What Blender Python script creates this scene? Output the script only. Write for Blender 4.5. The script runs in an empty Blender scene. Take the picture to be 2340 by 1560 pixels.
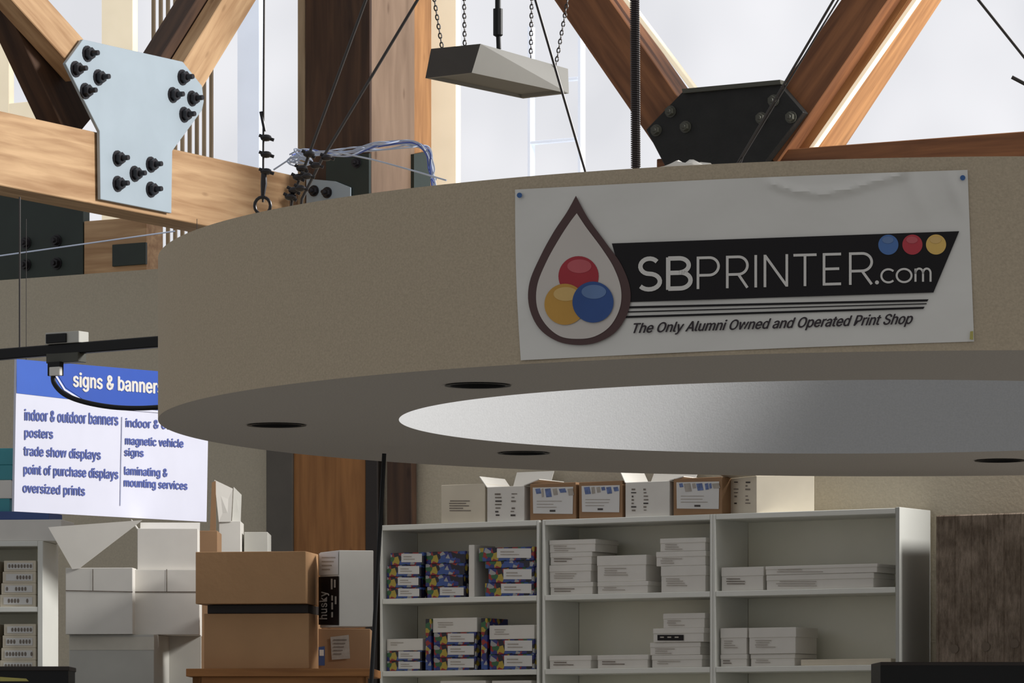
import bpy, bmesh, math, random, os
from mathutils import Vector, Matrix
from mathutils.geometry import tessellate_polygon
random.seed(4)
F=10000.0; HX=1170.0; HY=1745.0; CZ=1.2
sc=bpy.context.scene
sc.view_settings.view_transform='Standard'
sc.view_settings.look='None'
COL=sc.collection
U=Vector((0.854,-0.52,0)).normalized(); V=Vector((0.52,0.854,0)).normalized()
# plain grotesque typeface that ships inside Blender (falls back to the built-in font)
SANS=None
try:
    for base_ in (bpy.utils.system_resource('DATAFILES'),):
        fpth=os.path.join(base_,'fonts','Inter.woff2')
        if os.path.exists(fpth): SANS=bpy.data.fonts.load(fpth)
except Exception: SANS=None

# ---------------------------------------------------------------- geometry of the place
class Plane:
    def __init__(s,p,d,off=0):
        s.d=Vector((d[0],d[1],0)).normalized()
        n=Vector((s.d.y,-s.d.x,0))
        if n.x*p[0]+n.y*p[1]>0: n=-n
        s.n=n; s.p=Vector((p[0],p[1],0))+n*off
    def pt(s,x,y,off=0):
        q=s.p+s.n*off
        rx=(x-HX)/F
        dep=(q.x*s.d.y-q.y*s.d.x)/(rx*s.d.y-s.d.x)
        return Vector((rx*dep,dep,CZ+(HY-y)/F*dep))
    def shift(s,off): return Plane((s.p.x,s.p.y),(s.d.x,s.d.y),off)
RC=Vector((1.638,16.46)); RO=2.96; RZ=CZ+1.276; RT=CZ+1.874
RIC=Vector((1.31,16.27)); RI=1.73
def cyl(x,y,off=0):
    rx=(x-HX)/F; r=RO+off
    a=rx*rx+1; b=-2*(rx*RC.x+RC.y); c=RC.x**2+RC.y**2-r*r
    disc=max(b*b-4*a*c,0)
    dep=(-b-math.sqrt(disc))/(2*a)
    return Vector((rx*dep,dep,CZ+(HY-y)/F*dep))
def atd(x,y,d): return Vector(((x-HX)/F*d,d,CZ+(HY-y)/F*d))
def rimtop(x,d): return Vector(((x-HX)/F*d,d,RT))

# ---------------------------------------------------------------- materials
def lin(c):
    return tuple(((v/255)/12.92 if v/255<=0.04045 else ((v/255+0.055)/1.055)**2.4) for v in c)
def nodes(name):
    m=bpy.data.materials.new(name); m.use_nodes=True
    nt=m.node_tree; b=nt.nodes['Principled BSDF']; return m,nt,b
def pmat(name,rgb,rough=.6,var=.1,scale=6,bump=0.0,bscale=60,metal=0,stretch=(1,1,1),emit=0,spec=.5,bd=.02):
    m,nt,b=nodes(name); N=nt.nodes; L=nt.links
    c=lin(rgb)
    tc=N.new('ShaderNodeTexCoord'); mp=N.new('ShaderNodeMapping'); mp.inputs['Scale'].default_value=stretch
    L.new(tc.outputs['Object'],mp.inputs[0])
    ns=N.new('ShaderNodeTexNoise'); ns.inputs['Scale'].default_value=scale; ns.inputs['Detail'].default_value=4
    L.new(mp.outputs[0],ns.inputs['Vector'])
    r=N.new('ShaderNodeValToRGB')
    r.color_ramp.elements[0].position=.3; r.color_ramp.elements[1].position=.7
    r.color_ramp.elements[0].color=(*[v*(1-var) for v in c],1)
    r.color_ramp.elements[1].color=(*[min(1,v*(1+var)) for v in c],1)
    L.new(ns.outputs['Fac'],r.inputs[0]); L.new(r.outputs[0],b.inputs['Base Color'])
    b.inputs['Roughness'].default_value=rough; b.inputs['Metallic'].default_value=metal
    b.inputs['Specular IOR Level'].default_value=spec
    if emit:
        L.new(r.outputs[0],b.inputs['Emission Color']); b.inputs['Emission Strength'].default_value=emit
    if bump:
        n2=N.new('ShaderNodeTexNoise'); n2.inputs['Scale'].default_value=bscale; n2.inputs['Detail'].default_value=3
        L.new(mp.outputs[0],n2.inputs['Vector'])
        bp=N.new('ShaderNodeBump'); bp.inputs['Strength'].default_value=bump; bp.inputs['Distance'].default_value=bd
        L.new(n2.outputs['Fac'],bp.inputs['Height']); L.new(bp.outputs[0],b.inputs['Normal'])
    return m
def wood(name,c1,c2,rough=.6,g=14):
    m,nt,b=nodes(name); N=nt.nodes; L=nt.links
    at=N.new('ShaderNodeAttribute'); at.attribute_name='gr'
    mp=N.new('ShaderNodeMapping'); mp.inputs['Scale'].default_value=(1.2,g,g)
    L.new(at.outputs['Vector'],mp.inputs[0])
    ns=N.new('ShaderNodeTexNoise'); ns.inputs['Scale'].default_value=1.6; ns.inputs['Detail'].default_value=6; ns.inputs['Distortion'].default_value=.4
    L.new(mp.outputs[0],ns.inputs['Vector'])
    r=N.new('ShaderNodeValToRGB'); r.color_ramp.elements[0].position=.3; r.color_ramp.elements[1].position=.68
    r.color_ramp.elements[0].color=(*lin(c1),1); r.color_ramp.elements[1].color=(*lin(c2),1)
    L.new(ns.outputs['Fac'],r.inputs[0])
    m2=N.new('ShaderNodeMapping'); m2.inputs['Scale'].default_value=(2.2,6,6); L.new(at.outputs['Vector'],m2.inputs[0])
    vo=N.new('ShaderNodeTexVoronoi'); vo.inputs['Scale'].default_value=1.3; L.new(m2.outputs[0],vo.inputs['Vector'])
    kr=N.new('ShaderNodeValToRGB'); kr.color_ramp.elements[0].position=.05; kr.color_ramp.elements[1].position=.13
    kr.color_ramp.elements[0].color=(.45,.38,.33,1); kr.color_ramp.elements[1].color=(1,1,1,1)
    L.new(vo.outputs['Distance'],kr.inputs[0])
    mx=N.new('ShaderNodeMix'); mx.data_type='RGBA'; mx.blend_type='MULTIPLY'; mx.inputs[0].default_value=.8
    L.new(r.outputs[0],mx.inputs[6]); L.new(kr.outputs[0],mx.inputs[7])
    L.new(mx.outputs[2],b.inputs['Base Color']); b.inputs['Roughness'].default_value=rough
    b.inputs['Specular IOR Level'].default_value=.3
    return m
def ream_material():
    m,nt,b=nodes('ream_wrapper'); N=nt.nodes; L=nt.links
    tc=N.new('ShaderNodeTexCoord'); vo=N.new('ShaderNodeTexVoronoi'); vo.inputs['Scale'].default_value=42
    L.new(tc.outputs['Object'],vo.inputs['Vector'])
    sp=N.new('ShaderNodeSeparateColor'); L.new(vo.outputs['Color'],sp.inputs[0])
    r=N.new('ShaderNodeValToRGB'); r.color_ramp.interpolation='CONSTANT'
    e=r.color_ramp.elements; e[0].color=(*lin((40,48,118)),1); e[1].position=.3; e[1].color=(*lin((56,84,150)),1)
    for p,c in ((.38,(26,26,44)),(.47,(146,44,46)),(.64,(176,154,58)),(.76,(48,100,64)),(.88,(160,160,160))):
        q=e.new(p); q.color=(*lin(c),1)
    L.new(sp.outputs[0],r.inputs[0]); L.new(r.outputs[0],b.inputs['Base Color']); b.inputs['Roughness'].default_value=.4
    return m
M={}
M['plaster']=pmat('painted_plaster',(184,169,146),.9,.09,130,.14,140,spec=.2)
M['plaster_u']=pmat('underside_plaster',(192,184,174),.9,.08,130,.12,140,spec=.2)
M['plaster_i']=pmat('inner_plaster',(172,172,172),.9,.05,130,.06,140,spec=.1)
M['wall']=pmat('painted_wall',(190,180,160),.85,.06,90,.08,60)
M['floor']=pmat('floor_tile',(142,140,136),.6,.1,2)
M['can']=pmat('dark_can',(22,20,18),.7)
M['cantrim']=pmat('can_trim',(60,56,50),.5)
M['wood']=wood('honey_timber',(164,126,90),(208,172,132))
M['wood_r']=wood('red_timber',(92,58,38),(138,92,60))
M['wood_rl']=wood('lit_red_timber',(140,98,62),(186,136,88))  # lighter copy of the red timber, lit brace side put into the colour
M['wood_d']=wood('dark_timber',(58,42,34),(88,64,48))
M['wood_door']=wood('door_timber',(140,94,54),(176,122,72))
M['colwood']=wood('column_timber',(118,96,78),(142,118,98),g=8)
M['pale_steel']=pmat('pale_painted_steel',(166,179,188),.5,.04,5)
M['blk']=pmat('black_steel',(28,28,27),.5,.2,12,.1,80,spec=.3)
M['blk2']=pmat('black_plastic',(18,18,19),.5,spec=.3)
M['bolt']=pmat('dark_bolt',(38,36,40),.4,metal=.3)
M['boltl']=pmat('grey_bolt',(70,70,62),.5,metal=.2)
M['green']=pmat('dark_green_steel',(34,46,40),.5,.15)
M['cable']=pmat('steel_cable',(60,56,54),.45,metal=.4)
M['conduit']=pmat('threaded_rod',(46,38,38),.5)
M['banner']=pmat('vinyl_banner',(220,217,210),.3,.02,2,.25,7,spec=.5)
M['b_in']=pmat('print_cream',(206,198,190),.5,.02,spec=.3)
M['brown']=pmat('print_brown',(84,62,60),.5,.04,spec=.3)
M['pblack']=pmat('print_black',(22,18,20),.5,.05,spec=.25)
M['pwhite']=pmat('print_white',(218,214,208),.5,.02,spec=.3)
M['pgrey']=pmat('print_grey',(54,46,50),.5,spec=.3)
M['pred']=pmat('print_red',(168,50,60),.5,spec=.3); M['pred2']=pmat('print_red_light',(192,92,98),.5,spec=.3)
M['pyel']=pmat('print_yellow',(198,150,70),.5,spec=.3); M['pyel2']=pmat('print_yellow_light',(214,178,112),.5,spec=.3)
M['pblu']=pmat('print_blue',(54,84,142),.5,spec=.3); M['pblu2']=pmat('print_blue_light',(102,128,170),.5,spec=.3)
M['sred']=pmat('small_red',(186,62,72),.5,spec=.3); M['syel']=pmat('small_yellow',(218,180,100),.5,spec=.3); M['sblu']=pmat('small_blue',(80,116,172),.5,spec=.3)
M['bluepin']=pmat('blue_pin',(40,90,150),.3); M['tape']=pmat('yellow_tape',(180,170,90),.4)
M['sign_w']=pmat('sign_white',(212,213,228),.5,.02); M['sign_b']=pmat('sign_blue',(48,92,186),.5,.04)
M['sign_b2']=pmat('sign_blue_dark',(40,80,174),.5,.04); M['sign_t']=pmat('sign_text',(84,98,164),.5)
M['sign_l']=pmat('sign_line',(170,174,198),.5)
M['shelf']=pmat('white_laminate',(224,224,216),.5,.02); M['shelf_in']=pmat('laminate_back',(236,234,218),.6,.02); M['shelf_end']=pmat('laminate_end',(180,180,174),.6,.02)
M['kraft']=pmat('kraft_board',(178,138,98),.8,.06,5,.05,50); M['kraft2']=pmat('kraft_board_dark',(152,118,86),.8,.06)
M['white']=pmat('white_board',(220,216,208),.7,.04); M['cream']=pmat('cream_board',(212,202,182),.7,.05)
M['grey']=pmat('grey_board',(186,184,176),.8,.05); M['whitet']=pmat('packing_tape',(196,190,176),.3)
M['ink']=pmat('faded_ink',(120,110,100),.6,.2,40); M['inkl']=pmat('pale_ink',(168,160,150),.6,.1,40); M['inkd']=pmat('dark_ink',(64,58,54),.6)
M['lab']=pmat('label_paper',(216,214,210),.6,.04); M['labb']=pmat('label_blue_print',(96,114,160),.6,.3,60)
M['bluel']=pmat('blue_label',(60,84,140),.5); M['ream']=ream_material()
M['teal']=pmat('teal_box',(60,140,150),.5); M['slat']=wood('slat_wood',(150,130,104),(200,176,144))
M['frame']=pmat('cream_frame_glow',(244,230,202),.6,.04,emit=.5); M['framew']=pmat('cool_frame_glow',(212,220,234),.6,.03,emit=.62)  # frame emission stands in for overexposed backlight on the mullions
M['fix']=pmat('fixture_metal',(104,102,96),.5,.05); M['fixd']=pmat('fixture_end',(60,54,48),.5)
M['lens']=pmat('fixture_lens',(96,94,88),.5,.04)
M['bolta']=pmat('blue_white_wire',(176,186,206),.4); M['wireb']=pmat('blue_wire',(70,92,170),.4)
M['darkpost']=pmat('dark_grey_post',(92,86,78),.6); M['vdark']=pmat('very_dark_trim',(40,32,28),.6)
def concrete():
    m,nt,b=nodes('weathered_board_concrete'); N=nt.nodes; L=nt.links
    at=N.new('ShaderNodeAttribute'); at.attribute_name='gr'
    mp=N.new('ShaderNodeMapping'); mp.inputs['Scale'].default_value=(40,1,8); L.new(at.outputs['Vector'],mp.inputs[0])
    ns=N.new('ShaderNodeTexNoise'); ns.inputs['Scale'].default_value=1.3; ns.inputs['Detail'].default_value=12; ns.inputs['Roughness'].default_value=.8; L.new(mp.outputs[0],ns.inputs['Vector'])
    r=N.new('ShaderNodeValToRGB'); r.color_ramp.elements[0].position=.34; r.color_ramp.elements[1].position=.66
    r.color_ramp.elements[0].color=(*lin((100,88,76)),1); r.color_ramp.elements[1].color=(*lin((172,156,140)),1)
    L.new(ns.outputs['Fac'],r.inputs[0])
    n3=N.new('ShaderNodeTexNoise'); n3.inputs['Scale'].default_value=9; n3.inputs['Detail'].default_value=5; L.new(at.outputs['Vector'],n3.inputs['Vector'])
    r3=N.new('ShaderNodeValToRGB'); r3.color_ramp.elements[0].position=.35; r3.color_ramp.elements[1].position=.65
    r3.color_ramp.elements[0].color=(.62,.6,.58,1); r3.color_ramp.elements[1].color=(1,1,1,1); L.new(n3.outputs['Fac'],r3.inputs[0])
    sx=N.new('ShaderNodeSeparateXYZ'); L.new(at.outputs['Vector'],sx.inputs[0])
    mu=N.new('ShaderNodeMath'); mu.operation='MULTIPLY'; mu.inputs[1].default_value=12; L.new(sx.outputs[0],mu.inputs[0])
    fr=N.new('ShaderNodeMath'); fr.operation='FRACT'; L.new(mu.outputs[0],fr.inputs[0])
    se=N.new('ShaderNodeValToRGB'); se.color_ramp.elements[0].position=.0; se.color_ramp.elements[1].position=.12
    se.color_ramp.elements[0].color=(.66,.63,.6,1); se.color_ramp.elements[1].color=(1,1,1,1); L.new(fr.outputs[0],se.inputs[0])
    mx=N.new('ShaderNodeMix'); mx.data_type='RGBA'; mx.blend_type='MULTIPLY'; mx.inputs[0].default_value=1
    L.new(r.outputs[0],mx.inputs[6]); L.new(se.outputs[0],mx.inputs[7])
    m4=N.new('ShaderNodeMix'); m4.data_type='RGBA'; m4.blend_type='MULTIPLY'; m4.inputs[0].default_value=1
    L.new(mx.outputs[2],m4.inputs[6]); L.new(r3.outputs[0],m4.inputs[7])
    L.new(m4.outputs[2],b.inputs['Base Color']); b.inputs['Roughness'].default_value=.95; b.inputs['Specular IOR Level'].default_value=.1
    bp=N.new('ShaderNodeBump'); bp.inputs['Strength'].default_value=.6; bp.inputs['Distance'].default_value=.01
    L.new(ns.outputs['Fac'],bp.inputs['Height']); L.new(bp.outputs[0],b.inputs['Normal'])
    return m
M['conc']=concrete(); M['plug']=pmat('concrete_plug',(118,106,94),.9,.1,30,spec=.05)
def glass():
    m=bpy.data.materials.new('bright_daylit_glazing'); m.use_nodes=True; nt=m.node_tree; N=nt.nodes; L=nt.links
    N.remove(N['Principled BSDF']); out=N['Material Output']
    tc=N.new('ShaderNodeTexCoord'); ns=N.new('ShaderNodeTexNoise'); ns.inputs['Scale'].default_value=.9; ns.inputs['Detail'].default_value=2
    L.new(tc.outputs['Object'],ns.inputs['Vector'])
    r=N.new('ShaderNodeValToRGB'); r.color_ramp.elements[0].position=.35; r.color_ramp.elements[1].position=.65
    r.color_ramp.elements[0].color=(*lin((224,225,230)),1); r.color_ramp.elements[1].color=(*lin((243,243,247)),1)
    e=N.new('ShaderNodeEmission'); L.new(ns.outputs['Fac'],r.inputs[0]); L.new(r.outputs[0],e.inputs[0]); e.inputs[1].default_value=1.0
    L.new(e.outputs[0],out.inputs[0]); return m
M['glass']=glass()

# ---------------------------------------------------------------- object helpers
WL={}
def finish(name,verts,faces,mats,mi=None,parent=None,grain=None,smooth=False):
    vs=[Vector(v) for v in verts]
    lo=Vector((min(v.x for v in vs),min(v.y for v in vs),min(v.z for v in vs)))
    hi=Vector((max(v.x for v in vs),max(v.y for v in vs),max(v.z for v in vs)))
    o=Vector(((lo.x+hi.x)/2,(lo.y+hi.y)/2,lo.z))
    me=bpy.data.meshes.new(name); me.from_pydata([v-o for v in vs],[],faces)
    if not isinstance(mats,(list,tuple)): mats=[mats]
    for m in mats: me.materials.append(m)
    if mi:
        for p,i in zip(me.polygons,mi): p.material_index=i
    bm=bmesh.new(); bm.from_mesh(me)
    if mi is None: bmesh.ops.recalc_face_normals(bm,faces=bm.faces)
    bm.to_mesh(me); bm.free()
    if grain is not None:
        gx,gy,gz=grain
        a=me.attributes.new('gr','FLOAT_VECTOR','POINT')
        for i,v in enumerate(me.vertices):
            w=v.co+o
            a.data[i].vector=(w.dot(gx),w.dot(gy),w.dot(gz))
    if smooth:
        for p in me.polygons: p.use_smooth=True
        try: me.set_sharp_from_angle(angle=math.radians(35))
        except Exception: pass
    me.update()
    ob=bpy.data.objects.new(name,me); COL.objects.link(ob); ob.location=o; WL[ob.name]=o
    if parent: par(ob,parent)
    return ob
def par(ob,p):
    ob.parent=p; ob.matrix_parent_inverse=Matrix.Translation(-WL[p.name])
def empty(name,loc):
    e=bpy.data.objects.new(name,None); COL.objects.link(e); e.location=loc; e.empty_display_size=.1; WL[e.name]=Vector(loc); return e
def top(o,label,cat,group=None,kind=None):
    o['label']=label; o['category']=cat
    if group: o['group']=group
    if kind: o['kind']=kind
    return o
def struct(o,label=None,cat=None):
    o['kind']='structure'
    if label: o['label']=label
    if cat: o['category']=cat
    return o
def prism(name,pts,plane,thick,mat,off=0,parent=None,grain=None,bev=0):
    f=[plane.pt(x,y,off) for x,y in pts]; n=len(f)
    b=[v-plane.n*thick for v in f]
    faces=[list(range(n)),list(range(2*n-1,n-1,-1))]+[[i,(i+1)%n,n+(i+1)%n,n+i] for i in range(n)]
    vs=f+b
    if bev: vs,faces=bevel(vs,faces,bev)
    return finish(name,vs,faces,mat,parent=parent,grain=grain)
def bevel(vs,faces,w):
    bm=bmesh.new(); bv=[bm.verts.new(v) for v in vs]
    for f in faces: bm.faces.new([bv[i] for i in f])
    bmesh.ops.recalc_face_normals(bm,faces=bm.faces)
    bmesh.ops.bevel(bm,geom=list(bm.edges),offset=w,segments=1,affect='EDGES')
    bm.verts.index_update()
    a=[v.co.copy() for v in bm.verts]; fs=[[v.index for v in f.verts] for f in bm.faces]; bm.free(); return a,fs
Z=Vector((0,0,1))
def box3(name,P0,P1,zb,zt,back,mat,parent=None,bev=.002,grain=None):
    P0=Vector((P0.x,P0.y,0)); P1=Vector((P1.x,P1.y,0))
    vs=[P0+Z*zb,P1+Z*zb,P1+back+Z*zb,P0+back+Z*zb,P0+Z*zt,P1+Z*zt,P1+back+Z*zt,P0+back+Z*zt]
    fs=[[0,1,5,4],[1,2,6,5],[2,3,7,6],[3,0,4,7],[4,5,6,7],[3,2,1,0]]
    if bev: vs,fs=bevel(vs,fs,bev)
    if grain=='h': d=(P1-P0).normalized(); grain=(d,back.normalized(),Z)
    if grain=='v': d=(P1-P0).normalized(); grain=(Z,back.normalized(),d)
    return finish(name,vs,fs,mat,parent=parent,grain=grain)
def cub(name,plane,x0,x1,yt,yb,depth,mat,off=0,zb=None,zt=None,parent=None,bev=.002,grain=None):
    xm=(x0+x1)/2
    a=plane.pt(x0,yb,off); b=plane.pt(x1,yb,off)
    if zb is None: zb=plane.pt(xm,yb,off).z
    if zt is None: zt=plane.pt(xm,yt,off).z
    return box3(name,a,b,zb,zt,-plane.n*depth,mat,parent,bev,grain)
def beam(name,A,B,wpx,plane,thick,mat,off=0,parent=None,bev=.004):
    a=plane.pt(*A,off); b=plane.pt(*B,off)
    d=(b-a).normalized(); w=wpx/F*((a.y+b.y)/2)/2
    side=d.cross(plane.n).normalized()
    vs=[]
    for back in (0,thick):
        for p,s in ((a,-1),(b,-1),(b,1),(a,1)):
            vs.append(p+side*s*w-plane.n*back)
    fs=[[0,1,2,3],[7,6,5,4],[0,4,5,1],[1,5,6,2],[2,6,7,3],[3,7,4,0]]
    vs,fs=bevel(vs,fs,bev)
    return finish(name,vs,fs,mat,parent=parent,grain=(d,side,plane.n))
def tube(name,pts,r,mat,parent=None,seg=10,caps=True):
    pts=[Vector(p) for p in pts]; vs=[];fs=[]
    n=len(pts)
    t0=(pts[1]-pts[0]).normalized()
    ref=Vector((0,0,1)) if abs(t0.z)<.9 else Vector((1,0,0))
    u=t0.cross(ref).normalized()
    rr=r if isinstance(r,(list,tuple)) else [r]*n
    for i,p in enumerate(pts):
        t=(pts[min(i+1,n-1)]-pts[max(i-1,0)]).normalized()
        u=(u-t*u.dot(t)).normalized(); w=t.cross(u)
        for k in range(seg):
            a=2*math.pi*k/seg; vs.append(p+(u*math.cos(a)+w*math.sin(a))*rr[i])
    for i in range(n-1):
        for k in range(seg):
            k2=(k+1)%seg; fs.append([i*seg+k,i*seg+k2,(i+1)*seg+k2,(i+1)*seg+k])
    if caps: fs+= [list(range(seg))[::-1],[ (n-1)*seg+k for k in range(seg)]]
    return finish(name,vs,fs,mat,parent=parent,smooth=True)
def spline(pts,n=8):
    out=[];P=[Vector(p) for p in pts]
    for i in range(len(P)-1):
        p0=P[max(i-1,0)];p1=P[i];p2=P[i+1];p3=P[min(i+2,len(P)-1)]
        for k in range(n):
            t=k/n
            out.append(.5*((2*p1)+(-p0+p2)*t+(2*p0-5*p1+4*p2-p3)*t*t+(-p0+3*p1-3*p2+p3)*t**3))
    out.append(P[-1]); return out
def spline2(pts,n=6):
    P=[Vector((x,y,0)) for x,y in pts]; m=len(P); out=[]
    for i in range(m):
        p0=P[(i-1)%m];p1=P[i];p2=P[(i+1)%m];p3=P[(i+2)%m]
        if i==0: p0=p1
        if i==m-1: p3=p2
        for k in range(n):
            t=k/n
            q=.5*((2*p1)+(-p0+p2)*t+(2*p0-5*p1+4*p2-p3)*t*t+(-p0+3*p1-3*p2+p3)*t**3)
            out.append((q.x,q.y))
    return out
def hexbolt(parent,plane,x,y,s,mat,off=0,length=.05,name='bolt'):
    c=plane.pt(x,y,off); n=plane.n; a=Vector((0,0,1)); b=n.cross(a)
    vs=[];fs=[]
    def ring(seg,r,h,rot=0):
        st=len(vs)
        for k in range(seg):
            t=2*math.pi*k/seg+rot; vs.append(c+n*h+(a*math.cos(t)+b*math.sin(t))*r)
        return st
    def cylr(seg,r,h0,h1,r1=None):
        s0=ring(seg,r,h0); s1=ring(seg,r1 or r,h1)
        for k in range(seg): fs.append([s0+k,s0+(k+1)%seg,s1+(k+1)%seg,s1+k])
        fs.append([s1+k for k in range(seg)])
    cylr(16,s*1.35,-.002,.006); cylr(6,s,.006,.006+s*.9); cylr(12,s*.5,.006+s*.9,length,s*.42)
    return finish(name,vs,fs,mat,parent=parent)

# ---------------------------------------------------------------- printed matter
class Print:
    def __init__(s,mapper): s.m=mapper; s.v=[]; s.f=[]; s.mi=[]; s.mats=[]
    def _mat(s,m):
        if m not in s.mats: s.mats.append(m)
        return s.mats.index(m)
    def poly(s,pts,off,mat,cut=None):
        tris=tessellate_polygon([[Vector((x,y,0)) for x,y in pts]])
        s.tri(pts,tris,off,mat,cut)
    def rect(s,x0,y0,x1,y1,off,mat,sl=0):
        s.poly([(x0,y0),(x1,y0+sl*(x1-x0)),(x1,y1+sl*(x1-x0)),(x0,y1)],off,mat)
    def tri(s,pts,tris,off,mat,cut=None):
        if cut:
            bm=bmesh.new(); bv=[bm.verts.new((x,y,0)) for x,y in pts]
            for t in tris:
                try: bm.faces.new([bv[i] for i in t])
                except Exception: pass
            xs=[p[0] for p in pts]; k=math.floor(min(xs)/cut)+1
            while k*cut<max(xs):
                bmesh.ops.bisect_plane(bm,geom=list(bm.verts)+list(bm.edges)+list(bm.faces),plane_co=(k*cut,0,0),plane_no=(1,0,0)); k+=1
            bm.verts.index_update(); pts=[(v.co.x,v.co.y) for v in bm.verts]; tris=[[v.index for v in f.verts] for f in bm.faces]; bm.free()
        b=len(s.v); i=s._mat(mat)
        s.v+= [s.m(x,y,off) for x,y in pts]
        for t in tris: s.f.append([b+k for k in t]); s.mi.append(i)
    def circle(s,x,y,r,off,mat,cut=None,ry=None,rot=0):
        ry=ry or r
        P=[]
        for k in range(40):
            a=2*math.pi*k/40; u=r*math.cos(a); w=ry*math.sin(a)
            P.append((x+u*math.cos(rot)-w*math.sin(rot),y+u*math.sin(rot)+w*math.cos(rot)))
        s.poly(P,off,mat,cut)
    def line(s,pts,w,off,mat,closed=False):
        Q=[]
        for p in pts:
            p=Vector(p)
            if not Q or (p-Q[-1]).length>.4: Q.append(p)
        P=Q; n=len(P); L=[];R=[]
        for i in range(n):
            a=P[i]-P[i-1] if (i>0 or closed) else P[1]-P[0]
            b=P[(i+1)%n]-P[i] if (i<n-1 or closed) else P[n-1]-P[n-2]
            a=a.normalized(); b=b.normalized()
            na=Vector((-a.y,a.x)); nb=Vector((-b.y,b.x)); m=(na+nb)
            m=m.normalized() if m.length>1e-4 else na
            k=1/max(m.dot(na),.6)
            L.append(P[i]+m*w/2*k); R.append(P[i]-m*w/2*k)
        b0=len(s.v); mi=s._mat(mat)
        s.v+=[s.m(p.x,p.y,off) for p in L]+[s.m(p.x,p.y,off) for p in R]
        for i in range(n if closed else n-1):
            j=(i+1)%n; s.f.append([b0+i,b0+j,b0+n+j,b0+n+i]); s.mi.append(mi)
    def text(s,t,quad,off,mat,bold=0,shear=0,space=1.0):
        # bold = half-width in photograph pixels by which the strokes are thickened
        cu=bpy.data.curves.new('tmp','FONT'); cu.body=t; cu.resolution_u=4; cu.shear=shear; cu.space_character=space
        if SANS: cu.font=SANS
        ob=bpy.data.objects.new('tmp',cu); COL.objects.link(ob)
        bpy.context.view_layer.update()
        me=bpy.data.meshes.new_from_object(ob.evaluated_get(bpy.context.evaluated_depsgraph_get()))
        xs=[v.co.x for v in me.vertices]; ys=[v.co.y for v in me.vertices]
        x0,x1,y0,y1=min(xs),max(xs),min(ys),max(ys)
        TL,TR,BR,BL=[Vector(q) for q in quad]
        mi=s._mat(mat)
        du=(TR-TL).normalized(); dw=(TL-BL).normalized()
        sh=[(0,0)] if not bold else [(-bold,0),(bold,0),(0,bold*.6),(0,-bold*.6)]
        for k,(sx,sy) in enumerate(sh):
            b0=len(s.v)
            for v in me.vertices:
                u=(v.co.x-x0)/(x1-x0); w=(v.co.y-y0)/(y1-y0)
                p=(BL*(1-u)+BR*u)*(1-w)+(TL*(1-u)+TR*u)*w+du*sx+dw*sy
                s.v.append(s.m(p.x,p.y,off+k*.0002))
            for p in me.polygons: s.f.append([b0+i for i in p.vertices]); s.mi.append(mi)
        bpy.data.objects.remove(ob); bpy.data.curves.remove(cu); bpy.data.meshes.remove(me)
    def build(s,name,parent=None):
        return finish(name,s.v,s.f,s.mats,s.mi,parent=parent)
def decal(plane,x0,x1,yt,yb,mat,off,parent,name='label'):
    p=Print(plane.pt); p.poly([(x0,yt),(x1,yt),(x1,yb),(x0,yb)],off,mat)
    return p.build(name,parent)
def label_print(plane,x0,x1,y0,y1,style,off,parent):
    p=Print(plane.pt); W_=x1-x0; H_=y1-y0; R=random.random
    o1=off+.001; o2=off+.002
    if style=='text':
        yy=y0
        while yy<y1-2:
            x=x0+W_*.05*R()
            p.rect(x,yy,x+W_*(.5+.45*R()),yy+2.2,o1,M['ink']); yy+=5.5
    elif style=='faint':
        yy=y0; 
        while yy<y1-1.5:
            x=x0+W_*.08*R()
            p.rect(x,yy,x+W_*(.4+.5*R()),yy+1.8,o1,M['inkl']); yy+=5
    elif style=='dense':
        yy=y0
        while yy<y1-4:
            for cx in (x0+W_*.12,x0+W_*.62):
                if R()<.9: p.rect(cx+W_*.04*R(),yy,cx+W_*(.1+.14*R()),yy+2+2*R(),o1,M['inkd'] if R()<.4 else M['ink'])
            yy+=8
    elif style=='kraft':
        p.poly([(x0,y0+2),(x1,y0),(x1-1,y1),(x0+1,y1-1)],o1,M['lab'])
        xx=x0+W_*.06
        k=0
        while xx<x1-W_*.12:
            ww=W_*(.06+.14*R()); hh=H_*(.1+.2*R())
            p.poly([(xx,y0+H_*.08),(xx+ww*.8,y0+H_*.06),(xx+ww,y0+H_*.08+hh),(xx+ww*.2,y0+H_*.1+hh)],o2+.0001*k,M['labb'] if R()<.7 else M['inkl']); xx+=ww+W_*.03*R(); k+=1
        for k in range(3): p.rect(x0+W_*.1,y0+H_*(.52+.11*k),x0+W_*(.35+.4*R()),y0+H_*(.545+.11*k),o2,M['inkl'])
        p.rect(x0+W_*.42,y0+H_*.85,x0+W_*.56,y0+H_*.92,o2,M['inkd'])
    elif style=='ream':
        p.rect(x0,y0,x1,y1,o1,M['lab'])
        p.rect(x0+W_*.1,y0+H_*.3,x0+W_*.5,y0+H_*.42,o2,M['inkl']); p.rect(x0+W_*.1,y0+H_*.6,x0+W_*.65,y0+H_*.7,o2,M['inkl'])
    elif style=='orn':
        p.rect(x0,y0,x1,y1,o1,M['lab'])
        n=int(W_/7)
        for k in range(n):
            if R()<.8: p.circle(x0+5+k*7,y0+H_*.5,2.6,o2,M['ink'],ry=H_*.3)
    elif style=='black':
        p.rect(x0,y0,x1,y1,o1,M['pblack'])
        for k in range(3): p.rect(x0+W_*(.1+.28*k),y0+H_*.3,x0+W_*(.25+.28*k),y0+H_*.55,o2,M['inkl'])
    return p.build('label',parent) if p.v else None

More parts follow.
